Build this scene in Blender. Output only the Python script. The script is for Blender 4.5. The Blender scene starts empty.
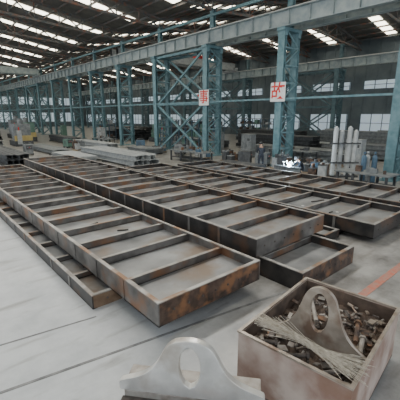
import bpy, bmesh, math, random
from mathutils import Vector, Matrix
random.seed(7)
S=bpy.context.scene
COL=S.collection

# ---------------------------------------------------------------- materials
def mat(name,c1,c2=None,scale=4,rough=.6,metal=0.,bump=.15,emit=None,es=0,detail=6,p0=.35,p1=.65,stretch=None,c3=None,q0=.52,q1=.66):
    m=bpy.data.materials.new(name); m.use_nodes=True
    nt=m.node_tree; n=nt.nodes; l=nt.links
    b=n['Principled BSDF']
    b.inputs['Roughness'].default_value=rough; b.inputs['Metallic'].default_value=metal
    if c2 is None: c2=tuple(x*.75 for x in c1)
    tc=n.new('ShaderNodeTexCoord'); no=n.new('ShaderNodeTexNoise'); no.inputs['Scale'].default_value=scale
    no.inputs['Detail'].default_value=detail
    src=tc.outputs['Object']
    if stretch:
        mp=n.new('ShaderNodeMapping'); mp.inputs['Scale'].default_value=stretch; l.new(src,mp.inputs[0]); src=mp.outputs[0]
    l.new(src,no.inputs['Vector'])
    r=n.new('ShaderNodeValToRGB'); r.color_ramp.elements[0].position=p0; r.color_ramp.elements[1].position=p1
    r.color_ramp.elements[0].color=(*c1,1); r.color_ramp.elements[1].color=(*c2,1)
    l.new(no.outputs['Fac'],r.inputs[0]); col=r.outputs[0]
    if c3:
        n2=n.new('ShaderNodeTexNoise'); n2.inputs['Scale'].default_value=scale*.6; n2.inputs['Detail'].default_value=9
        mp=n.new('ShaderNodeMapping'); mp.inputs['Location'].default_value=(7,3,5); l.new(src,mp.inputs[0]); l.new(mp.outputs[0],n2.inputs['Vector'])
        r2=n.new('ShaderNodeValToRGB'); r2.color_ramp.elements[0].position=q0; r2.color_ramp.elements[1].position=q1
        l.new(n2.outputs['Fac'],r2.inputs[0])
        mx=n.new('ShaderNodeMix');mx.data_type='RGBA'; l.new(r2.outputs[0],mx.inputs[0]); l.new(col,mx.inputs[6]); mx.inputs[7].default_value=(*c3,1); col=mx.outputs[2]
    l.new(col,b.inputs['Base Color'])
    if bump:
        bp=n.new('ShaderNodeBump'); bp.inputs['Strength'].default_value=bump; bp.inputs['Distance'].default_value=.02
        l.new(no.outputs['Fac'],bp.inputs['Height']); l.new(bp.outputs[0],b.inputs['Normal'])
    if emit:
        b.inputs['Emission Color'].default_value=(*emit,1); b.inputs['Emission Strength'].default_value=es
    return m
M={}
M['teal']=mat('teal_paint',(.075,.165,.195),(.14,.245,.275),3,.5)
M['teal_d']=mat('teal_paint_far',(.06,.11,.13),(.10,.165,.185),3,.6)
M['girder']=mat('girder_paint',(.21,.26,.275),(.32,.365,.365),2,.5)
M['railtop']=mat('rail_steel',(.5,.5,.48),(.4,.4,.4),5,.4,.5)
M['truss']=mat('truss_steel',(.07,.09,.10),(.13,.115,.105),3,.6,c3=(.20,.09,.06))
M['roof']=mat('roof_sheet',(.10,.10,.095),(.16,.15,.135),1,.7)
M['strip']=mat('skylight_panel',(.9,.9,.8),(.8,.8,.7),2,.5,bump=0,emit=(1,.94,.76),es=6.5)
M['win']=mat('window_daylight',(.6,.7,.75),(.5,.6,.65),.6,.5,bump=0,emit=(.70,.85,1),es=.34)
M['wall']=mat('wall_sheet',(.08,.105,.12),(.13,.16,.175),.5,.7)
M['plate']=mat('mill_plate',(.15,.154,.155),(.32,.325,.325),1.3,.42,.35,.25,p0=.3,p1=.7,c3=(.20,.155,.12),detail=10)
M['rail']=mat('rail_plate',(.085,.08,.075),(.21,.20,.19),2.4,.4,.4,.25,c3=(.22,.12,.07),detail=9)
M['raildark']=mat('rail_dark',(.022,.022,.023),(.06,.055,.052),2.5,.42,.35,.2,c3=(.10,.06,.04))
M['edge']=mat('flange_edge',(.42,.41,.385),(.24,.215,.19),3,.42,.35,.2,c3=(.27,.155,.09),detail=9)
M['rust']=mat('rusty_end_plate',(.035,.025,.022),(.12,.08,.06),5,.55,.25,.3,c3=(.26,.13,.065),detail=10)
M['brown']=mat('brown_end',(.16,.10,.06),(.26,.18,.12),5,.7,.1,.3)
M['lug_w']=mat('pale_steel',(.50,.495,.475),(.68,.675,.65),4,.28,.45,.15,c3=(.44,.40,.35),detail=9)
M['lug_t']=mat('tan_steel',(.26,.22,.18),(.43,.375,.315),5,.36,.35,.2,c3=(.22,.155,.115))
M['bin']=mat('bin_primer',(.26,.165,.13),(.50,.42,.37),2.2,.6,0,.3,c3=(.22,.125,.085),detail=9)
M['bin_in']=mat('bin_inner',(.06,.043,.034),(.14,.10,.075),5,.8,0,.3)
M['scrap_d']=mat('scrap_dark',(.06,.052,.048),(.15,.125,.11),8,.6,.3,.3)
M['scrap_l']=mat('scrap_light',(.36,.34,.31),(.22,.19,.165),8,.5,.3,.3)
M['straw']=mat('straw_wire',(.54,.50,.42),(.34,.30,.24),20,.6,0,0)
M['white']=mat('white_paint',(.50,.53,.53),(.40,.42,.42),4,.5)
M['signw']=mat('sign_white',(.75,.76,.76),(.68,.69,.69),4,.5)
M['red']=mat('red_paint',(.62,.03,.02),(.55,.03,.02),4,.5,bump=0)
M['linered']=mat('floor_line_red',(.45,.14,.09),(.32,.22,.18),6,.7,bump=0)
M['dark']=mat('dark_metal',(.035,.04,.045),(.075,.08,.085),5,.6)
M['grey']=mat('grey_metal',(.12,.135,.14),(.21,.225,.23),4,.5,.2)
M['lgrey']=mat('light_grey_metal',(.24,.26,.27),(.36,.38,.38),4,.5)
M['green']=mat('machine_green',(.08,.16,.13),(.11,.20,.16),4,.5)
M['blue']=mat('machine_blue',(.045,.09,.14),(.07,.13,.19),4,.5)
M['wood']=mat('pallet_wood',(.24,.18,.12),(.33,.26,.18),6,.8)
M['yellow']=mat('crane_yellow',(.42,.34,.14),(.35,.28,.1),4,.5)
M['navy']=mat('coverall_navy',(.018,.022,.032),(.03,.036,.05),12,.85)
M['skin']=mat('skin',(.40,.25,.18),(.36,.22,.16),10,.6,bump=0)
M['boot']=mat('boot_leather',(.02,.018,.015),(.04,.03,.03),10,.6)
M['glove']=mat('glove_leather',(.25,.20,.14),(.20,.15,.11),10,.8)
M['arc']=mat('welding_arc',(1,1,1),(1,1,1),1,.5,bump=0,emit=(.7,.87,1),es=90)
M['groove']=mat('groove_dark',(.13,.13,.13),(.23,.23,.225),6,.7)
M['chalk']=mat('chalk',(.7,.7,.68),(.6,.6,.58),6,.8,bump=0)

# floor
def floor_mat():
    m=bpy.data.materials.new('concrete_floor'); m.use_nodes=True
    nt=m.node_tree;n=nt.nodes;l=nt.links;b=n['Principled BSDF']
    tc=n.new('ShaderNodeTexCoord')
    sx=n.new('ShaderNodeSeparateXYZ'); l.new(tc.outputs['Object'],sx.inputs[0])
    n1=n.new('ShaderNodeTexNoise'); n1.inputs['Scale'].default_value=.35;n1.inputs['Detail'].default_value=8; l.new(tc.outputs['Object'],n1.inputs[0])
    n2=n.new('ShaderNodeTexNoise'); n2.inputs['Scale'].default_value=1.1;n2.inputs['Detail'].default_value=12;n2.inputs['Roughness'].default_value=.68; l.new(tc.outputs['Object'],n2.inputs[0])
    add=n.new('ShaderNodeMath');add.operation='MULTIPLY_ADD'; l.new(n1.outputs[0],add.inputs[0]); add.inputs[1].default_value=5; l.new(sx.outputs[0],add.inputs[2])
    mr=n.new('ShaderNodeMapRange'); mr.inputs[1].default_value=3.8; mr.inputs[2].default_value=8.; l.new(add.outputs[0],mr.inputs[0])
    ra=n.new('ShaderNodeValToRGB'); ra.color_ramp.elements[0].color=(.37,.39,.405,1); ra.color_ramp.elements[1].color=(.50,.52,.53,1)
    ra.color_ramp.elements[0].position=.33; ra.color_ramp.elements[1].position=.6
    rb=n.new('ShaderNodeValToRGB'); rb.color_ramp.elements[0].color=(.13,.122,.113,1); rb.color_ramp.elements[1].color=(.36,.35,.33,1)
    rb.color_ramp.elements[0].position=.33; rb.color_ramp.elements[1].position=.66
    l.new(n2.outputs[0],ra.inputs[0]); l.new(n2.outputs[0],rb.inputs[0])
    mx=n.new('ShaderNodeMix'); mx.data_type='RGBA'; l.new(mr.outputs[0],mx.inputs[0]); l.new(ra.outputs[0],mx.inputs[6]); l.new(rb.outputs[0],mx.inputs[7])
    mp=n.new('ShaderNodeMapping'); mp.inputs['Scale'].default_value=(.5,2.2,1); mp.inputs['Rotation'].default_value=(0,0,.6); l.new(tc.outputs['Object'],mp.inputs[0])
    n3=n.new('ShaderNodeTexNoise'); n3.inputs['Scale'].default_value=1.6;n3.inputs['Detail'].default_value=8; l.new(mp.outputs[0],n3.inputs[0])
    rc=n.new('ShaderNodeValToRGB'); rc.color_ramp.elements[0].position=.56; rc.color_ramp.elements[1].position=.72; rc.color_ramp.elements[0].color=(1,1,1,1); rc.color_ramp.elements[1].color=(.62,.60,.57,1)
    l.new(n3.outputs[0],rc.inputs[0])
    mu=n.new('ShaderNodeMix'); mu.data_type='RGBA'; mu.blend_type='MULTIPLY'; mu.inputs[0].default_value=1; l.new(mx.outputs[2],mu.inputs[6]); l.new(rc.outputs[0],mu.inputs[7])
    l.new(mu.outputs[2],b.inputs['Base Color'])
    b.inputs['Roughness'].default_value=.36
    bp=n.new('ShaderNodeBump');bp.inputs['Strength'].default_value=.06; l.new(n2.outputs[0],bp.inputs['Height']); l.new(bp.outputs[0],b.inputs['Normal'])
    return m
M['floor']=floor_mat()

# ---------------------------------------------------------------- mesh builder
class MB:
    def __init__(s): s.v=[];s.f=[];s.m=[];s.mats=[]
    def mi(s,k):
        if k not in s.mats: s.mats.append(k)
        return s.mats.index(k)
    def add(s,vs,fs,k):
        o=len(s.v); s.v+= [tuple(v) for v in vs]; i=s.mi(k)
        for f in fs: s.f.append([o+a for a in f]); s.m.append(i)
    def box(s,x0,x1,y0,y1,z0,z1,k):
        vs=[(x0,y0,z0),(x1,y0,z0),(x1,y1,z0),(x0,y1,z0),(x0,y0,z1),(x1,y0,z1),(x1,y1,z1),(x0,y1,z1)]
        s.add(vs,[(0,3,2,1),(4,5,6,7),(0,1,5,4),(1,2,6,5),(2,3,7,6),(3,0,4,7)],k)
    def beam(s,p,q,w,h,k,up=(0,0,1)):
        p=Vector(p);q=Vector(q);d=(q-p).normalized();u=Vector(up)
        if abs(d.dot(u))>.99:u=Vector((0,1,0))
        r=d.cross(u).normalized();u=r.cross(d).normalized()
        vs=[]
        for c in (p,q):
            for a,b in((-1,-1),(1,-1),(1,1),(-1,1)): vs.append(c+r*a*w/2+u*b*h/2)
        s.add(vs,[(0,1,2,3),(7,6,5,4),(0,4,5,1),(1,5,6,2),(2,6,7,3),(3,7,4,0)],k)
    def cyl(s,p,q,r,k,n=12,r2=None):
        p=Vector(p);q=Vector(q);d=(q-p).normalized();u=Vector((0,0,1))
        if abs(d.dot(u))>.99:u=Vector((0,1,0))
        a=d.cross(u).normalized();b=a.cross(d); r2=r if r2 is None else r2
        vs=[p+(a*math.cos(t*2*math.pi/n)+b*math.sin(t*2*math.pi/n))*r for t in range(n)]
        vs+=[q+(a*math.cos(t*2*math.pi/n)+b*math.sin(t*2*math.pi/n))*r2 for t in range(n)]
        fs=[(t,(t+1)%n,n+(t+1)%n,n+t) for t in range(n)]+[tuple(range(n))[::-1],tuple(range(n,2*n))]
        s.add(vs,fs,k)
    def obj(s,name,loc=(0,0,0),rot=0,bevel=0,parent=None,rot3=None):
        me=bpy.data.meshes.new(name); me.from_pydata(s.v,[],s.f)
        for k in s.mats: me.materials.append(M[k])
        for i,p in enumerate(me.polygons): p.material_index=s.m[i]
        bm=bmesh.new();bm.from_mesh(me);bmesh.ops.recalc_face_normals(bm,faces=bm.faces);bm.to_mesh(me);bm.free()
        o=bpy.data.objects.new(name,me);COL.objects.link(o);o.location=loc;o.rotation_euler=rot3 or (0,0,rot)
        if bevel:
            b=o.modifiers.new('b','BEVEL');b.width=bevel;b.segments=2;b.limit_method='ANGLE'
        if parent:o.parent=parent
        return o
    def hbeamY(s,x,z,w,h,y0,y1,k,t=.02):
        s.box(x-w/2,x+w/2,y0,y1,z,z+t,k); s.box(x-w/2,x+w/2,y0,y1,z+h-t,z+h,k); s.box(x-t/2,x+t/2,y0,y1,z+t,z+h-t,k)

# ---------------------------------------------------------------- shell
Y0,Y1=-6,112
b=MB(); b.box(-12,47,Y0,Y1,-.2,0,'floor'); b.obj('floor')
COLX=20.5; ROWS=[7+7.5*i for i in range(14)]
b=MB()
b.box(-12,47,Y1,Y1+.3,0,15,'wall')
for i in range(30):
    x=-12+i*2; b.box(x,x+.08,Y1-.06,Y1,0,14,'wall')
b.obj('wall_north')
b=MB(); b.box(47,47.3,Y0,Y1,0,13.2,'wall')
for i in range(80): b.box(46.94,47,Y0+i*1.5,Y0+i*1.5+.1,0,13.2,'wall')
b.obj('wall_east')
k=1
for y in ROWS:
    for z0,z1 in((1.3,3.6),(6.8,7.8)):
        w=MB(); w.box(46.86,46.92,y+.9,y+6.6,z0,z1,'win')
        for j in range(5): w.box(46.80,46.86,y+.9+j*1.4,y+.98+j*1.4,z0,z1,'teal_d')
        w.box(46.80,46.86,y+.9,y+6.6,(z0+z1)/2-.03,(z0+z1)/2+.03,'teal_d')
        w.obj('window_%d'%k);k+=1
for x in range(-10,44,6):
    for z0,z1 in((1.5,4.2),(6.5,8.6)):
        w=MB(); w.box(x+.6,x+5.2,Y1-.14,Y1-.08,z0,z1,'win')
        for j in range(5): w.box(x+.6+j*1.13,x+.68+j*1.13,Y1-.2,Y1-.14,z0,z1,'teal_d')
        w.obj('window_%d'%k);k+=1

# roof
def roofz(x):
    if x<COLX: xr,e0,e1=6.75,-7,COLX
    else: xr,e0,e1=33.75,COLX,47
    return 12.8+2.2*(1-abs(x-xr)/(xr-e0))
b=MB()
for xa,xb in((-7.,6.75),(6.75,20.5),(20.5,33.75),(33.75,47.)):
    za=12.8 if xa in(-7.,20.5) else 15.; zb=27.8-za
    b.add([(xa,Y0,za),(xb,Y0,zb),(xb,Y1,zb),(xa,Y1,za),(xa,Y0,za+.1),(xb,Y0,zb+.1),(xb,Y1,zb+.1),(xa,Y1,za+.1)],
      [(0,3,2,1),(4,5,6,7),(0,1,5,4),(1,2,6,5),(2,3,7,6),(3,0,4,7)],'roof')
b.obj('ceiling')
for y in [ -0.5+7.5*i+3.0 for i in range(15)]:
    b=MB()
    for xa,xb in((-6.,6.),(7.5,19.6),(21.5,33.),(34.5,46.)):
        za,zb=roofz(xa)-.03,roofz(xb)-.03
        b.add([(xa,y,za),(xb,y,zb),(xb,y+1.1,zb),(xa,y+1.1,za),(xa,y,za-.04),(xb,y,zb-.04),(xb,y+1.1,zb-.04),(xa,y+1.1,za-.04)],
          [(0,3,2,1),(4,5,6,7),(0,1,5,4),(1,2,6,5),(2,3,7,6),(3,0,4,7)],'strip')
    b.obj('skylight_strip')
b=MB()
x=-6.5
while x<46.8:
    if abs(x-COLX)>.4:
        z=roofz(x)-.2; b.box(x-.04,x+.04,Y0,Y1,z-.08,z+.1,'truss')
    x+=1.55
b.obj('roof_purlins')
for y in [-0.5+7.5*i for i in range(15)]:
    b=MB()
    for e0,xr,e1 in((-7,6.75,20.5),(20.5,33.75,47)):
        n=12
        zt=lambda x:roofz(min(x,COLX-.01) if e0<0 else max(x,COLX+.01))-.38
        zb=lambda x:11.7+.9*(1-abs(x-xr)/(xr-e0))
        xs=[e0+(e1-e0)*i/n for i in range(n+1)]
        for i in range(n):
            b.beam((xs[i],y,zt(xs[i])),(xs[i+1],y,zt(xs[i+1])),.2,.2,'truss')
            b.beam((xs[i],y,zb(xs[i])),(xs[i+1],y,zb(xs[i+1])),.2,.2,'truss')
            b.beam((xs[i],y,zb(xs[i])),(xs[i],y,zt(xs[i])),.09,.09,'truss')
            p,q=(zb,zt) if i%2==0 else (zt,zb)
            b.beam((xs[i],y,p(xs[i])),(xs[i+1],y,q(xs[i+1])),.09,.09,'truss')
    b.obj('roof_truss')

# lattice columns
def column(x,y,k='teal'):
    b=MB()
    for sx in(-.75,.75):
        b.box(sx-.12,sx-.09,-.26,.26,.05,9,k); b.box(sx+.09,sx+.12,-.26,.26,.05,9,k); b.box(sx-.09,sx+.09,-.02,.02,.05,9,k)
    b.box(-1.1,1.1,-.45,.45,0,.06,k)
    n=8; h=8.8/n
    for i in range(n):
        z=.1+i*h
        for yy in(-.24,.24):
            b.beam((-.75,yy,z),(.75,yy,z+h),.07,.07,k) if i%2==0 else b.beam((.75,yy,z),(-.75,yy,z+h),.07,.07,k)
            b.beam((-.75,yy,z+h),(.75,yy,z+h),.07,.09,k)
    b.box(-1.,1.,-.3,.3,8.8,9.,k)
    for s in(-.13,.13): b.box(s-.015,s+.015,-.2,.2,9.,11.8,k)
    b.box(-.13,.13,-.015,.015,9.,11.8,k)
    for sx in(-.75,.75): b.box(sx-.15,sx+.15,-.3,.3,8.5,8.8,k)
    return b.obj('lattice_column',(x,y,0))
for y in ROWS: column(COLX,y,'teal')
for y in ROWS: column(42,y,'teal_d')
def girder(x,kk='girder'):
    b=MB(); y0,y1=Y0+.5,Y1-1
    b.box(x-.24,x+.24,y0,y1,9.02,9.06,kk); b.box(x-.28,x+.28,y0,y1,9.96,10.0,kk); b.box(x-.02,x+.02,y0,y1,9.06,9.96,kk)
    y=y0
    while y<y1:
        b.box(x-.2,x+.2,y,y+.02,9.06,9.96,kk); y+=1.5
    b.box(x-.05,x+.05,y0,y1,10.0,10.12,'railtop')
    b.obj('crane_girder')
girder(COLX-.75);girder(COLX+.75);girder(41.25,'girder')
b=MB()
for z in(4.5,):
    b.box(COLX-.85,COLX-.73,7,104,z,z+.12,'teal')
for z in (11.2,):
    b.box(COLX-.2,COLX-.05,Y0+.5,Y1-1,z,z+.2,'teal')
b.obj('tie_beam')
def bracing(x,ya,yb,k='teal'):
    b=MB()
    for sx in(-.75,.75):
        for z0,z1 in((.2,4.5),(4.5,8.8)):
            b.beam((x+sx,ya+.3,z0),(x+sx,yb-.3,z1),.14,.16,k); b.beam((x+sx+.16,yb-.3,z0),(x+sx+.16,ya+.3,z1),.14,.16,k)
            b.beam((x+sx,ya+.3,z1),(x+sx,yb-.3,z1),.14,.2,k)
    for i in range(7):
        yy=ya+.6+i*1.05
        if yy+.9>yb-.2: break
        b.beam((x-.75,yy,4.5),(x+.75,yy+.9,4.5),.07,.07,k)
        b.beam((x-.75,yy,8.75),(x+.75,yy+.9,8.75),.07,.07,k)
    b.obj('cross_bracing')
bracing(COLX,22,29.5); bracing(COLX,67,74.5); bracing(42,22,29.5,'teal_d'); bracing(42,37,44.5,'teal_d')

def crane(xa,xb,y,k):
    b=MB()
    for dy in(0,1.6):
        b.box(xa,xb,y+dy,y+dy+.45,10.3,11.3,k)
        for i in range(int(xb-xa)): b.box(xa+i,xa+i+.04,y+dy-.03,y+dy+.48,10.3,11.3,k)
    for xx in(xa,xb-.4):
        b.box(xx,xx+.4,y-.6,y+2.7,10.14,10.6,k)
    xm=(xa+xb)/2+3
    b.box(xm,xm+1.6,y+.2,y+1.9,11.3,11.8,'red'); b.cyl((xm+.3,y+1.,11.5),(xm+1.3,y+1.,11.5),.3,'dark')
    b.box(xm+.5,xm+.56,y+1.,y+1.05,6.5,11.3,'dark'); b.box(xm+.3,xm+.8,y+.85,y+1.2,5.9,6.5,'red')
    b.obj('overhead_crane')
crane(21.0,41.2,39,'lgrey'); crane(-6,19.9,66,'girder'); 

def sign(y,z,ch):
    b=MB(); b.box(-.03,0,-.6,.6,-.62,.62,'signw')
    for yy in (-.35,.35): b.box(0,.06,yy-.03,yy+.03,-.6,.6,'teal')
    e=b.obj('slogan_sign',(COLX-.75-.36+.17,y,z))
    c=bpy.data.curves.new('sign_character','FONT'); c.body=ch; c.size=1.15; c.align_x='CENTER'; c.align_y='CENTER'; c.extrude=.005
    c.offset=.012
    t=bpy.data.objects.new('sign_character',c);COL.objects.link(t);t.parent=e
    t.matrix_local=Matrix(((0,0,-1,-.04),(-1,0,0,0),(0,1,0,0.0),(0,0,0,1)))
    c.materials.append(M['red'])
sign(14.5,5.0,'故'); sign(22,4.9,'事')

# ---------------------------------------------------------------- steel panel frames
def panel(name,x0,x1,y0,y1,z0,z1,side='rail',endk='rust',ribk='rail',step=1.15,holes=True,ribh=.86,fill=.48):
    b=MB(); t=.025; fl=.075
    H=z1-z0; zp=z0+H*fill
    b.box(x0+t,x1-t,y0+t,y1-t,zp-.02,zp,'plate')
    for xa,s in((x0,1),(x1,-1)):
        xb=xa+s*t
        b.box(min(xa,xb),max(xa,xb),y0,y1,z0,z1-.02,side)
        xf=xa+s*fl; b.box(min(xa,xf),max(xa,xf),y0,y1,z1-.02,z1,'edge')
        xf=xa+s*.07; b.box(min(xa,xf),max(xa,xf),y0,y1,z0-.0,z0+.02,side)
    for ya,s in((y0,1),(y1,-1)):
        yb=ya+s*t
        b.box(x0+t,x1-t,min(ya,yb),max(ya,yb),z0,z1-.02,endk)
        yf=ya+s*fl; b.box(x0+fl,x1-fl,min(ya,yf),max(ya,yf),z1-.02,z1,'edge')
    n=int(round((y1-y0)/step))
    for i in range(1,n):
        y=y0+(y1-y0)*i/n+random.uniform(-.03,.03)
        zt=z0+H*ribh
        b.box(x0+t,x1-t,y-.008,y+.008,zp,zt,ribk)
        b.box(x0+t,x1-t,y-.035,y+.035,zt,zt+.015,'edge')
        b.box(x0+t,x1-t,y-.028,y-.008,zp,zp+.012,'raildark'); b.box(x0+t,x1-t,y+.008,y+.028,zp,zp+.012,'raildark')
        for xa,s in((x0+t,1),(x1-t,-1)):
            b.add([(xa,y-.01,zt),(xa+s*.2,y-.01,zt),(xa,y-.01,z1-.02),(xa,y+.01,zt),(xa+s*.2,y+.01,zt),(xa,y+.01,z1-.02)],
                  [(0,1,2),(3,5,4),(0,3,4,1),(1,4,5,2),(2,5,3,0)],ribk)
        if random.random()<.35:
            xx=random.uniform(x0+.4,x1-.5); yy=y+random.uniform(.2,.7)
            b.cyl((xx,yy,zp),(xx,yy,zp+.008),random.uniform(.03,.08),'chalk',8)
        if random.random()<.4:
            xx=random.uniform(x0+.4,x1-.9); yy=y+random.uniform(.2,.7)
            b.beam((xx,yy,zp+.015),(xx+random.uniform(.2,.6),yy+random.uniform(-.2,.2),zp+.015),.05,.03,'raildark')
    if holes:
        for i in range(1,n):
            y=y0+(y1-y0)*i/n
            b.box(x0-.012,x0,y-.04,y+.04,z0+.02,z1-.03,ribk)
        for j in range(7):
            xx=x0+.3+(x1-x0-.6)*j/6
            b.cyl((xx,y0-.012,z0+H*.5),(xx,y0,z0+H*.5),.022,'scrap_d',8)
    return b.obj(name)
panel('steel_panel_frame',2.15,4.6,5.5,22.5,0.0,.28,'raildark','brown')
panel('steel_panel_frame',2.54,4.98,3.9,21.8,.28,.70,'rail','rust')
panel('steel_panel_frame',5.58,7.8,3.3,18,0.0,.44,'raildark','rust')
panel('steel_panel_frame',5.45,8.3,4.4,23,.44,.88,'raildark','rail')
panel('steel_panel_frame',9.4,12.0,3.5,17.5,.16,.58,'raildark','raildark')
panel('steel_panel_frame',12.5,15.2,2.6,16.5,.16,.60,'raildark','raildark')
panel('steel_panel_frame',8.45,9.25,4.4,15,0,.25,'raildark','raildark',holes=False)
for xa,xb,ys in((9.3,12.2,(4.6,8.5,12.5,16.5)),(12.35,15.4,(3.6,7.,11.,15.8))):
    for y in ys:
        b=MB(); b.box(xa,xb,y-.1,y+.1,0,.02,'raildark'); b.box(xa,xb,y-.1,y+.1,.14,.16,'raildark'); b.box(xa,xb,y-.012,y+.012,.02,.14,'raildark'); b.obj('support_beam')

b=MB()
for (p,q,w) in (((-3,6.1),(2.1,5.25),.03),((-3,5.05),(5.4,3.55),.045)):
    b.beam((p[0],p[1],.004),(q[0],q[1],.004),w,.006,'groove')
b.obj('floor_channel')
b=MB(); b.box(5.75,14,2.38,2.54,0,.006,'linered'); b.box(14.2,26,2.38,2.54,0,.006,'linered'); b.obj('floor_marking')

# ---------------------------------------------------------------- lifting lugs
def lug(b,W,H,T,k,rx=.13,rz=.27,hz=.55,z0=0,skew=0,prof=None):
    prof=prof or [(1,0),(.99,.045),(.86,.10),(.72,.17),(.58,.27),(.47,.40),(.40,.55),(.345,.70),(.27,.85),(.16,.95),(0,1)]
    pts=[(x*W/2,z*H) for x,z in prof]; pts=pts+[(-x,z) for x,z in pts[::-1][1:]]
    out=[]
    for i in range(len(pts)-1):
        p0=pts[max(i-1,0)];p1=pts[i];p2=pts[i+1];p3=pts[min(i+2,len(pts)-1)]
        for j in range(4):
            t=j/4
            out.append(tuple(.5*((2*p1[a])+(-p0[a]+p2[a])*t+(2*p0[a]-5*p1[a]+4*p2[a]-p3[a])*t*t+(-p0[a]+3*p1[a]-3*p2[a]+p3[a])*t**3) for a in(0,1)))
    out.append(pts[-1])
    nb=16
    for j in range(1,nb): out.append((-W/2+W*j/nb,0))
    c=(0,hz*H); N=len(out)
    inner=[]
    for x,z in out:
        a=math.atan2((z-c[1])/(rz*H),(x-c[0])/(rx*W)); inner.append((c[0]+rx*W*math.cos(a),c[1]+rz*H*math.sin(a)))
    sk=lambda x,z:(x*(1+ (skew if x>0 else -skew)),z+z0)
    vs=[]
    for yy in(-T/2,T/2):
        vs+=[(sk(x,z)[0],yy,sk(x,z)[1]) for x,z in out]; vs+=[(sk(x,z)[0],yy,sk(x,z)[1]) for x,z in inner]
    fs=[]
    for i in range(N):
        j=(i+1)%N
        fs.append((i,j,N+j,N+i)); fs.append((2*N+i,3*N+i,3*N+j,2*N+j))
        fs.append((i,2*N+i,2*N+j,j)); fs.append((N+i,N+j,3*N+j,3*N+i))
    b.add(vs,fs,k)
b=MB()
lug(b,1.5,.66,.08,'lug_w',.072,.36,.53,z0=.70,prof=[(1,0),(1,.14),(.92,.19),(.78,.25),(.63,.34),(.51,.46),(.43,.60),(.37,.74),(.29,.88),(.17,.965),(0,1)])
b.box(-.72,.72,.04,.30,.70,.735,'scrap_l')
b.box(-.72,.72,-.30,-.04,.60,.63,'scrap_d')
b.box(-.70,.70,-.04,.04,.04,.70,'scrap_l'); b.box(-.72,.72,.22,.26,.04,.70,'scrap_d'); b.box(-.80,.80,-.32,.34,0,.04,'scrap_l')
for x in(-.5,0,.5):
    b.box(x-.012,x+.012,-.28,-.04,.04,.60,'rust')
for x in(-.45,.45):
    b.add([(x-.02,.04,.735),(x-.02,.25,.735),(x-.02,.04,.86),(x+.02,.04,.735),(x+.02,.25,.735),(x+.02,.04,.86)],[(0,1,2),(3,5,4),(0,3,4,1),(1,4,5,2),(2,5,3,0)],'lug_w')
b.cyl((-.1,-.20,.66),(.45,-.12,.66),.03,'rust',12); b.cyl((.05,-.26,.66),(.35,-.15,.69),.025,'scrap_d',10)
def wpt(r,f): return (.7547*r+.6561*f,-.6561*r+.7547*f)
x,y=wpt(-.10,2.88)
b.obj('lifting_lug',(x,y,0),rot=math.radians(-41-9),bevel=.010)

# scrap bin
N=Vector((3.0,1.12)); rotb=math.radians(7)
b=MB(); LX,LY,HZ,T=1.95,1.4,.82,.03
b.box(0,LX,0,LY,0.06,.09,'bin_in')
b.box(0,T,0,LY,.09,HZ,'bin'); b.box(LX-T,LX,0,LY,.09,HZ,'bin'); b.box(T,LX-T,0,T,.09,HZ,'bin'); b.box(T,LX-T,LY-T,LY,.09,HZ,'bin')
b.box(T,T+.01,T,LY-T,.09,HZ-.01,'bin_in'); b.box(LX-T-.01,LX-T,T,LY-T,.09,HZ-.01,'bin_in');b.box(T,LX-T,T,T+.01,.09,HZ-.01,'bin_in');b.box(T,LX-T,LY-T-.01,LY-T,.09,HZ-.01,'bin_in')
for (xa,xb,ya,yb) in((-.012,T,-.012,LY+.012),(LX-T,LX+.012,-.012,LY+.012),(T,LX-T,-.012,T),(T,LX-T,LY-T,LY+.012)):
    b.box(xa,xb,ya,yb,HZ,HZ+.025,'lug_t')
for xx in(.15,LX-.35):
    b.box(xx,xx+.2,.1,LY-.1,0,.06,'bin')
scrapbin=b.obj('scrap_bin',(N.x,N.y,0),rot=rotb)
b=MB()
g=16
random.seed(3)
vs=[];fs=[]
for i in range(g+1):
    for j in range(g+1):
        vs.append((.045+(LX-.09)*i/g,.045+(LY-.09)*j/g,.58+random.uniform(-.04,.05)))
for i in range(g):
    for j in range(g): fs.append((i*(g+1)+j,(i+1)*(g+1)+j,(i+1)*(g+1)+j+1,i*(g+1)+j+1))
b.add(vs,fs,'bin_in')
for i in range(230):
    x=random.uniform(.12,LX-.12);y=random.uniform(.12,LY-.12);z=random.uniform(.60,.70)
    a=random.uniform(0,6.28);L=random.uniform(.03,.15);dz=random.uniform(-.03,.03)
    px=min(max(x+math.cos(a)*L,.07),LX-.07);py=min(max(y+math.sin(a)*L,.07),LY-.07)
    k=random.choice(['scrap_d','scrap_l','scrap_l','bin_in','scrap_d','rust','lug_t'])
    if random.random()<.4: b.cyl((x,y,z),(px,py,z+dz),random.uniform(.008,.025),k,8)
    else: b.beam((x,y,z),(px,py,z+dz),random.uniform(.03,.12),random.uniform(.008,.03),k)
for (x0_,y0_,x1_,y1_,r_,k_) in ((.12,.35,.30,.2,.022,'scrap_l'),(.1,.8,.25,.6,.028,'scrap_d'),(.9,.25,1.3,.35,.03,'rust'),(.85,.5,1.35,.7,.022,'scrap_l'),(.7,.14,1.0,.2,.03,'scrap_l'),(.08,1.2,.22,1.0,.03,'scrap_d'),(1.0,.8,1.5,1.1,.03,'scrap_l')):
    b.cyl((x0_,y0_,.74),(x1_,y1_,.75),r_,k_,10); b.cyl((x1_,y1_,.75),(x1_+(x1_-x0_)*.12,y1_+(y1_-y0_)*.12,.75),r_*1.7,k_,6)
b.obj('scrap_metal_pile',(N.x,N.y,0),rot=rotb)
b=MB(); lug(b,1.18,.80,.06,'lug_t',.095,.33,.58,prof=[(1,0),(1,.07),(.88,.12),(.74,.19),(.61,.29),(.50,.42),(.425,.56),(.365,.71),(.29,.86),(.17,.955),(0,1)])
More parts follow.
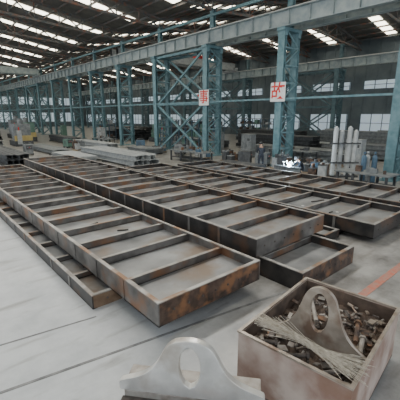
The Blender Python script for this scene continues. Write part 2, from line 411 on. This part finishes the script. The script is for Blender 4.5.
b.obj('lifting_lug',(3.50,1.80,.70),rot=math.radians(-90+12),bevel=.008)
cu=bpy.data.curves.new('wire_bundle','CURVE'); cu.dimensions='3D'; cu.bevel_depth=.0024; cu.bevel_resolution=1
for i in range(130):
    s=cu.splines.new('NURBS'); s.points.add(3); s.use_endpoint_u=True;s.order_u=3
    c0=Vector((3.14+random.gauss(0,.06),2.36+random.gauss(0,.08),.90+random.uniform(0,.07)))
    c1=Vector((3.16+random.gauss(0,.03),1.80,.93+random.uniform(-.01,.05)))
    c2=Vector((3.17+random.gauss(0,.03),1.55,.90+random.uniform(-.02,.04)))
    c3=Vector((3.22+random.gauss(0,.11),1.22+random.gauss(0,.08),.87+random.uniform(0,.06)))
    if random.random()<.2: c0=c1+Vector((random.uniform(-.35,.1),random.uniform(.2,.45),random.uniform(0,.14)))
    for p,c in zip(s.points,(c0,c1,c2,c3)): p.co=(*c,1)
cu.materials.append(M['straw'])
o=bpy.data.objects.new('wire_bundle',cu);COL.objects.link(o)

# ---------------------------------------------------------------- background things
def beam_stack(x,y,L,n,rows,k='grey',rot=0):
    b=MB()
    for r in range(rows):
        for i in range(n):
            b.hbeamY(i*.34+random.uniform(-.02,.02),.12+r*.36,.3,.34,random.uniform(-.3,.3),L+random.uniform(-.3,.3),k)
    for yy in(.8,L/2,L-.8): b.box(-.3,n*.34,yy-.08,yy+.08,0,.12,'dark')
    b.obj('steel_beam_stack',(x,y,0),rot)
beam_stack(11.6,20,9,6,2,'lgrey'); beam_stack(10,31,9,5,1,'grey'); beam_stack(5.2,26,12,5,2,'dark'); beam_stack(2.5,26,10,5,1,'grey'); beam_stack(2.5,40,12,6,2,'dark')
beam_stack(14.6,30,9,4,2,'lgrey'); beam_stack(15.5,41,9,4,2,'dark'); beam_stack(24.5,12,9,6,2,'grey'); beam_stack(28,4,10,5,3,'grey'); beam_stack(31,16,10,6,2,'lgrey'); beam_stack(25.5,26,10,5,2,'grey')
beam_stack(17.2,1.0,4,4,1,'grey'); beam_stack(6.5,41,10,5,2,'grey'); beam_stack(9,56,9,6,3,'dark'); beam_stack(3,60,12,8,3,'dark'); beam_stack(15.6,62,9,5,3,'dark')
beam_stack(24.5,42,9,8,4,'dark'); beam_stack(29,48,9,8,4,'dark'); beam_stack(36.5,24,9,7,4,'dark'); beam_stack(24.5,2,5,6,4,'dark'); beam_stack(32,36,9,8,5,'dark')
beam_stack(22.6,2.5,4,3,3,'grey');beam_stack(28.2,17,9,6,4,'dark');beam_stack(34.6,12,8,6,5,'grey')
def plate_stack(x,y,w,L,n,k):
    b=MB()
    for i in range(n):
        dx,dy=random.uniform(-.06,.06),random.uniform(-.1,.1); b.box(dx,w+dx,dy,L+dy,.12+i*.045,.12+i*.045+.035,k)
    for yy in(.4,L/2,L-.4): b.box(-.1,w+.1,yy-.06,yy+.06,0,.12,'dark')
    b.obj('steel_plate_stack',(x,y,0))
plate_stack(9.2,24.4,1.7,5,9,'lgrey'); plate_stack(6.2,54,2.,4,14,'grey'); plate_stack(16.2,25.8,1.8,3.5,10,'grey'); plate_stack(16.0,13.2,1.0,3.2,8,'dark'); plate_stack(16.,2.,.9,2.6,10,'lgrey')
def pallet(x,y,rot,seed):
    rr=random.Random(seed); b=MB()
    for i in range(5): b.box(-.5,.5,-.55+i*.24,-.41+i*.24,.11,.13,'wood')
    for xx in(-.45,0,.45): b.box(xx-.05,xx+.05,-.55,.55,0,.11,'wood')
    for i in range(4):
        x0=-.45+(i%2)*.48; y0=-.5+(i//2)*.52; h=rr.uniform(.2,.8); k=rr.choice(['dark','grey','rust','lgrey','blue'])
        b.box(x0,x0+.4,y0,y0+.42,.13,.13+h,k); b.box(x0-.02,x0+.42,y0-.02,y0+.44,.13+h,.16+h,rr.choice(['dark','lgrey']))
        b.cyl((x0+.2,y0+.2,.16+h),(x0+.2,y0+.2,.16+h+rr.uniform(.05,.3)),rr.uniform(.04,.12),rr.choice(['grey','rust','dark']),10)
    b.obj('parts_pallet',(x,y,0),rot)
for i,(x,y,r) in enumerate(((17.2,9.75,.3),(18.7,11.0,.1),(18.6,13.2,-.2),(17.2,4.4,.2),(18.9,18.2,.1),(23.4,5.9,.1),(23.3,11.6,.3),(18.4,27.2,.2),(18.5,21.,0),(14,26,.2),(13.4,34.3,.1))): pallet(x,y,r,i)
def rack(x,y,L):
    b=MB()
    for yy in [i*L/4 for i in range(5)]:
        for xx in(0,1.): b.box(xx,xx+.08,yy,yy+.08,0,3.,'blue')
    for z in(.4,1.3,2.2,2.95):
        b.box(0,1.08,0,L+.08,z,z+.06,'grey')
        if z<2.9:
            yy=.15
            while yy<L-.6:
                w=random.uniform(.25,.6); b.box(.12,random.uniform(.6,.95),yy,yy+w,z+.06,z+.06+random.uniform(.2,.65),random.choice(['dark','grey','rust','lgrey','green'])); yy+=w+random.uniform(.05,.3)
    b.obj('storage_rack',(x,y,0))
rack(22.2,24.6,4.4);rack(22.4,30.5,2.2);rack(30,31,4);rack(38.8,30,6);rack(38.8,3,6);rack(22.4,45.5,5)
def welder_machine(x,y,rot,k):
    b=MB()
    b.box(-.3,.3,-.45,.45,.18,.95,k); b.box(-.26,.26,-.47,-.45,.55,.9,'dark'); b.box(-.32,.32,-.47,.47,.14,.18,'dark')
    for sx in(-.3,.3):
        for sy in(-.3,.3): b.cyl((sx-.04,sy,.11),(sx+.04,sy,.11),.11,'dark',14)
    for sx in(-.22,.22): b.cyl((sx,-.3,.95),(sx,-.3,1.1),.015,'grey',6); b.cyl((sx,.3,.95),(sx,.3,1.1),.015,'grey',6); b.cyl((sx,-.3,1.1),(sx,.3,1.1),.015,'grey',6)
    for i,sx in enumerate((-.12,.0,.12)): b.cyl((sx,-.5,.72),(sx,-.47,.72),.03,'red' if i==1 else 'lgrey',10)
    for i in range(5): b.box(-.305,.305,-.1+i*.08,-.07+i*.08,.4,.8,'dark')
    b.obj('welding_machine',(x,y,0),rot)
for a in((18.6,16.4,.5,'dark'),(18.9,24.5,.3,'grey'),(18.7,31,1.,'blue'),(13.5,37.5,.2,'green'),(18.6,3.6,0,'blue'),(18.9,15.,.2,'grey'),(23.5,8.,.3,'green'),(8.3,33,0,'grey')): welder_machine(*a)
def bench(x,y,L,k='grey'):
    b=MB(); b.box(0,1.2,0,L,.78,.84,k)
    for xx in(.05,1.05):
        for i in range(4):
            yy=.1+(L-.3)*i/3; b.box(xx,xx+.1,yy,yy+.1,0,.78,'dark')
    b.box(.05,1.15,.1,L-.1,.25,.29,'dark')
    for i in range(6):
        yy=random.uniform(.3,L-.5);xx=random.uniform(.1,.8); b.box(xx,xx+random.uniform(.1,.35),yy,yy+random.uniform(.1,.4),.84,.84+random.uniform(.05,.35),random.choice(['dark','lgrey','blue','rust','grey']))
    b.obj('work_bench',(x,y,0))
bench(16.0,5.6,2.6);bench(22.6,13.5,4);bench(16.0,18.2,4);bench(28,38,6);bench(17.3,36.,4)
def gas(x,y,h,k,r=.13):
    b=MB(); n=14
    b.cyl((0,0,0),(0,0,h-.3),r,k,n); 
    zs=[(r,h-.3),(r*.92,h-.22),(r*.7,h-.15),(r*.35,h-.1)]
    for (ra,za),(rb,zb) in zip(zs,zs[1:]): b.cyl((0,0,za),(0,0,zb),ra,k,n,rb)
    b.cyl((0,0,h-.1),(0,0,h-.04),.03,'dark',8); b.cyl((0,0,h-.04),(0,0,h+.06),.065,k,10,.055)
    return b.obj('gas_cylinder',(x,y,0))
for i,(dx,dy) in enumerate(((0,0),(.3,-.05),(.42,-.36))): gas(17.9+dx,7.6+dy,1.6,'lgrey' if i%2 else 'blue')
b=MB()
for i,x in enumerate((0,.35,.8,1.15)):
    b.cyl((x,0,.1),(x,0,2.8-.2*(i%2)),.13,'white' if i!=1 else 'lgrey',12)
    b.cyl((x,0,2.8-.2*(i%2)),(x,0,2.9-.2*(i%2)),.10,'white',12,.04)
b.box(-.25,1.4,-.25,.25,0,.1,'dark')
for z in(.8,1.9): b.box(-.25,1.4,.14,.18,z,z+.08,'dark'); b.box(-.25,1.4,-.18,-.14,z,z+.08,'dark')
b.obj('pipe_rack',(18.55,9.6,0),rot=-.7)
def machine(x,y,k,s=1):
    b=MB(); b.box(0,1.6,0,2.4,0,.5,'dark'); b.box(.1,1.5,.2,1.6,.5,2.1,k); b.box(.3,1.3,1.6,2.2,.5,1.4,k)
    b.box(.05,.1,.4,1.3,1.1,1.8,'grey'); b.cyl((.8,.9,2.1),(.8,.9,2.6),.25,'grey'); b.box(.2,.6,-.1,.0,.2,1.5,'lgrey'); b.cyl((.4,-.05,1.5),(.4,-.05,1.8),.05,'red')
    b.box(0.,1.6,.15,.2,.5,1.,'yellow')
    o=b.obj('milling_machine',(x,y,0)); o.scale=(s,s,s)
machine(9.6,43,'grey',1.2);machine(12.0,50,'green',1.2);machine(12.6,58,'grey',1.3);machine(25.5,37.5,'green',1.1);machine(35,48,'grey',1.2); machine(10,68,'lgrey',1.3); machine(35,4,'grey',1.2)
def cabinet(x,y,k):
    b=MB(); b.box(0,.6,0,1.1,.1,1.9,k); b.box(.03,.57,.03,1.07,0,.1,'dark'); b.box(-.015,0,.04,.54,.15,1.85,k); b.box(-.015,0,.56,1.06,.15,1.85,k)
    b.box(-.035,-.015,.48,.51,.9,1.1,'dark'); b.box(-.02,-.015,.15,.4,1.4,1.6,'dark'); b.box(-.03,.63,-.03,1.13,1.9,1.93,k)
    b.obj('electrical_cabinet',(x,y,0))
for a in((21.8,18.6,'grey'),(22.4,23.0,'grey'),(19.2,41.3,'lgrey'),(22.5,9.8,'lgrey'),(19.2,55,'green'),(38,20,'lgrey'),(38,14,'grey')): cabinet(*a)
b=MB(); pts=[(0,0,.1+i*.55) for i in range(12)]
for i in range(1,7):
    a=i/6*math.pi/2; pts.append((0,-1.2+1.2*math.cos(a),6.15+1.2*math.sin(a)))
pts+=[(0,-2.5,7.35),(0,-4,7.35)]
for p,q in zip(pts,pts[1:]): b.cyl(p,q,.42,'white',18); 
for p in pts[2:12:2]: b.cyl(p,(p[0],p[1],p[2]+.06),.46,'lgrey',18)
b.cyl((0,0,0),(0,0,.1),.6,'grey',18)
b.obj('ventilation_duct',(18.3,5.15,0))

# ---------------------------------------------------------------- people
def person(loc,rot,J,helmet='dark'):
    V=[];E=[];R=[]
    def add(p,r,par=None):
        V.append(p);R.append(r)
        if par is not None:E.append((par,len(V)-1))
        return len(V)-1
    pel=add(J['pelvis'],.15);bel=add(J['belly'],.14,pel);ch=add(J['chest'],.155,bel);nk=add(J['neck'],.06,ch)
    hb=add(J['head0'],.085,nk);ht=add(J['head1'],.085,hb)
    P=Vector
    for s in('L','R'):
        sh=add(J['sh'+s],.075,ch);el=add(J['el'+s],.052,sh);wr=add(J['wr'+s],.034,el);pa=add(J['pa'+s],.038,wr)
        d=(P(J['pa'+s])-P(J['wr'+s])).normalized(); side=d.cross(P((0,0,1)))
        if side.length<.1: side=P((0,1,0))
        side.normalize()
        for i,o in enumerate((-.03,-.01,.01,.03)):
            a=P(J['pa'+s])+side*o+d*.03; L=(.065,.075,.07,.055)[i]
            f0=add(tuple(a),.011,pa); f1=add(tuple(a+d*L*.6),.010,f0); add(tuple(a+d*L+P((0,0,-.02))),.009,f1)
        t0=add(tuple(P(J['wr'+s])+d*.03+side*-.035),.012,wr); add(tuple(P(J['pa'+s])+side*-.06),.010,t0)
        hp=add(J['hp'+s],.11,pel);kn=add(J['kn'+s],.07,hp);an=add(J['an'+s],.05,kn);add(J['to'+s],.042,an)
    me=bpy.data.meshes.new('body');me.from_pydata(V,E,[])
    o=bpy.data.objects.new('body',me);COL.objects.link(o)
    m=o.modifiers.new('s','SKIN');m.use_smooth_shade=True
    for i,sv in enumerate(me.skin_vertices[0].data): sv.radius=(R[i],R[i]); sv.use_root=(i==0)
    o.modifiers.new('d','SUBSURF').levels=1
    o.modifiers['d'].render_levels=1
    bpy.context.view_layer.update()
    dg=bpy.context.evaluated_depsgraph_get()
    nm=bpy.data.meshes.new_from_object(o.evaluated_get(dg)); o.modifiers.clear(); o.data=nm
    nm.materials.clear()
    for k in('navy','skin','boot','glove'): nm.materials.append(M[k])
    for f in nm.polygons:
        c=f.center;i=0
        if (c-P(J['head0'])).length<.17 or (c-P(J['head1'])).length<.17:i=1
        for s in('L','R'):
            if (c-P(J['pa'+s])).length<.12:i=3
            if (c-P(J['an'+s])).length<.09 or (c-P(J['to'+s])).length<.12:i=2
        f.material_index=i; f.use_smooth=True
    e=bpy.data.objects.new('welder_worker',None);COL.objects.link(e);e.location=loc;e.rotation_euler=(0,0,rot)
    o.parent=e
    h=P(J['head1']);bs=P(J['head0']);up=(h-bs).normalized();fw=P(J['face']).normalized();c=h+up*.03
    b=MB(); rt=fw.cross(up).normalized()
    rings=6;sg=14;vs=[];fs=[]
    for i in range(rings+1):
        a=i/rings*math.pi/2
        for j in range(sg):
            t=j/sg*2*math.pi; rr=.125*math.cos(a)*(1.0)+(.03 if i==0 else 0)
            vs.append(c+rt*math.cos(t)*rr+fw*math.sin(t)*rr*1.15+up*(.12*math.sin(a)))
    for i in range(rings):
        for j in range(sg): fs.append((i*sg+j,i*sg+(j+1)%sg,(i+1)*sg+(j+1)%sg,(i+1)*sg+j))
    b.add(vs,fs,helmet); b.obj('safety_helmet',parent=e)
    b=MB(); m=(h+bs)/2
    b.cyl(m+fw*.09+up*.0,m+fw*.125-up*.015,.014,'skin',8,.018)
    for s in(-1,1):
        b.cyl(m+fw*.088+rt*s*.033+up*.03,m+fw*.10+rt*s*.033+up*.03,.012,'dark',8)
        b.beam(m+rt*s*.095-up*.03,m+rt*s*.105+up*.03,.03,.02,'skin')
    b.beam(m+fw*.095-rt*.025-up*.05,m+fw*.095+rt*.025-up*.05,.01,.01,'rust')
    b.obj('face',parent=e)
stand=dict(pelvis=(0,0,.95),belly=(0,.02,1.1),chest=(0,.06,1.33),neck=(0,.10,1.49),head0=(0,.13,1.56),head1=(0,.16,1.65),face=(0,1,-.4),
 shL=(-.2,.07,1.40),elL=(-.26,.10,1.12),wrL=(-.16,.33,1.05),paL=(-.13,.40,1.05),shR=(.2,.07,1.40),elR=(.26,.10,1.12),wrR=(.16,.33,1.02),paR=(.13,.40,1.02),
 hpL=(-.1,0,.88),knL=(-.13,.03,.5),anL=(-.14,-.02,.09),toL=(-.15,.14,.045),hpR=(.1,0,.88),knR=(.14,.06,.5),anR=(.16,.04,.09),toR=(.18,.2,.045))
crouch=dict(pelvis=(0,-.1,.42),belly=(0,-.03,.56),chest=(0,.10,.78),neck=(0,.2,.92),head0=(0,.25,.97),head1=(0,.31,1.04),face=(0,1,-.7),
 shL=(-.19,.13,.84),elL=(-.24,.32,.62),wrL=(-.12,.52,.55),paL=(-.09,.59,.52),shR=(.19,.13,.84),elR=(.24,.32,.62),wrR=(.12,.52,.5),paR=(.09,.6,.48),
 hpL=(-.11,-.08,.40),knL=(-.17,.30,.50),anL=(-.15,.02,.09),toL=(-.16,.17,.045),hpR=(.11,-.08,.40),knR=(.18,.30,.46),anR=(.16,.02,.09),toR=(.17,.17,.045))
person((17.7,14.2,0),-.6,stand,'dark')
person((17.45,11.0,0),1.1,crouch,'dark')
b=MB(); b.hbeamY(0,.3,.3,.34,-.9,.9,'grey'); b.box(-.25,.25,-.7,-.6,0,.3,'dark'); b.box(-.25,.25,.6,.7,0,.3,'dark'); b.obj('workpiece_beam',(16.45,11.3,0))
b=MB(); b.cyl((0,0,0),(0,0,.12),.11,'arc',10,.04)
for i in range(24):
    a=random.uniform(0,6.28);r=random.uniform(.12,.4);z=random.uniform(.02,.3); b.box(math.cos(a)*r-.008,math.cos(a)*r+.008,math.sin(a)*r-.008,math.sin(a)*r+.008,z,z+.016,'arc')
b.obj('welding_arc',(16.45,11.15,.642))
L=bpy.data.lights.new('arc_light','POINT');L.energy=130;L.color=(.6,.82,1);L.shadow_soft_size=.1
o=bpy.data.objects.new('arc_light',L);COL.objects.link(o);o.location=(16.4,11.15,1.0)

# ---------------------------------------------------------------- light
w=bpy.data.worlds.new('World');S.world=w;w.use_nodes=True
bg=w.node_tree.nodes['Background'];bg.inputs[0].default_value=(.88,.94,1,1);bg.inputs[1].default_value=1.45
def area(name,loc,rot,sx,sy,e,c):
    L=bpy.data.lights.new(name,'AREA');L.shape='RECTANGLE';L.size=sx;L.size_y=sy;L.energy=e;L.color=c
    o=bpy.data.objects.new(name,L);COL.objects.link(o);o.location=loc;o.rotation_euler=rot;return o
area('skylight_fill',(7,10,11.5),(0,0,0),14,1.,1300,(1,.98,.94))  # added area lights below the roof, standing in for skylight; no lamp fittings here
area('skylight_fill',(7,30,11.5),(0,0,0),14,1.,1000,(1,.98,.94))

cam=bpy.data.cameras.new('camera');cam.lens=30.33;cam.sensor_width=36;cam.clip_end=400
o=bpy.data.objects.new('camera',cam);COL.objects.link(o);o.location=(0,0,3.5);o.rotation_euler=(math.radians(75.84),0,math.radians(-41));S.camera=o
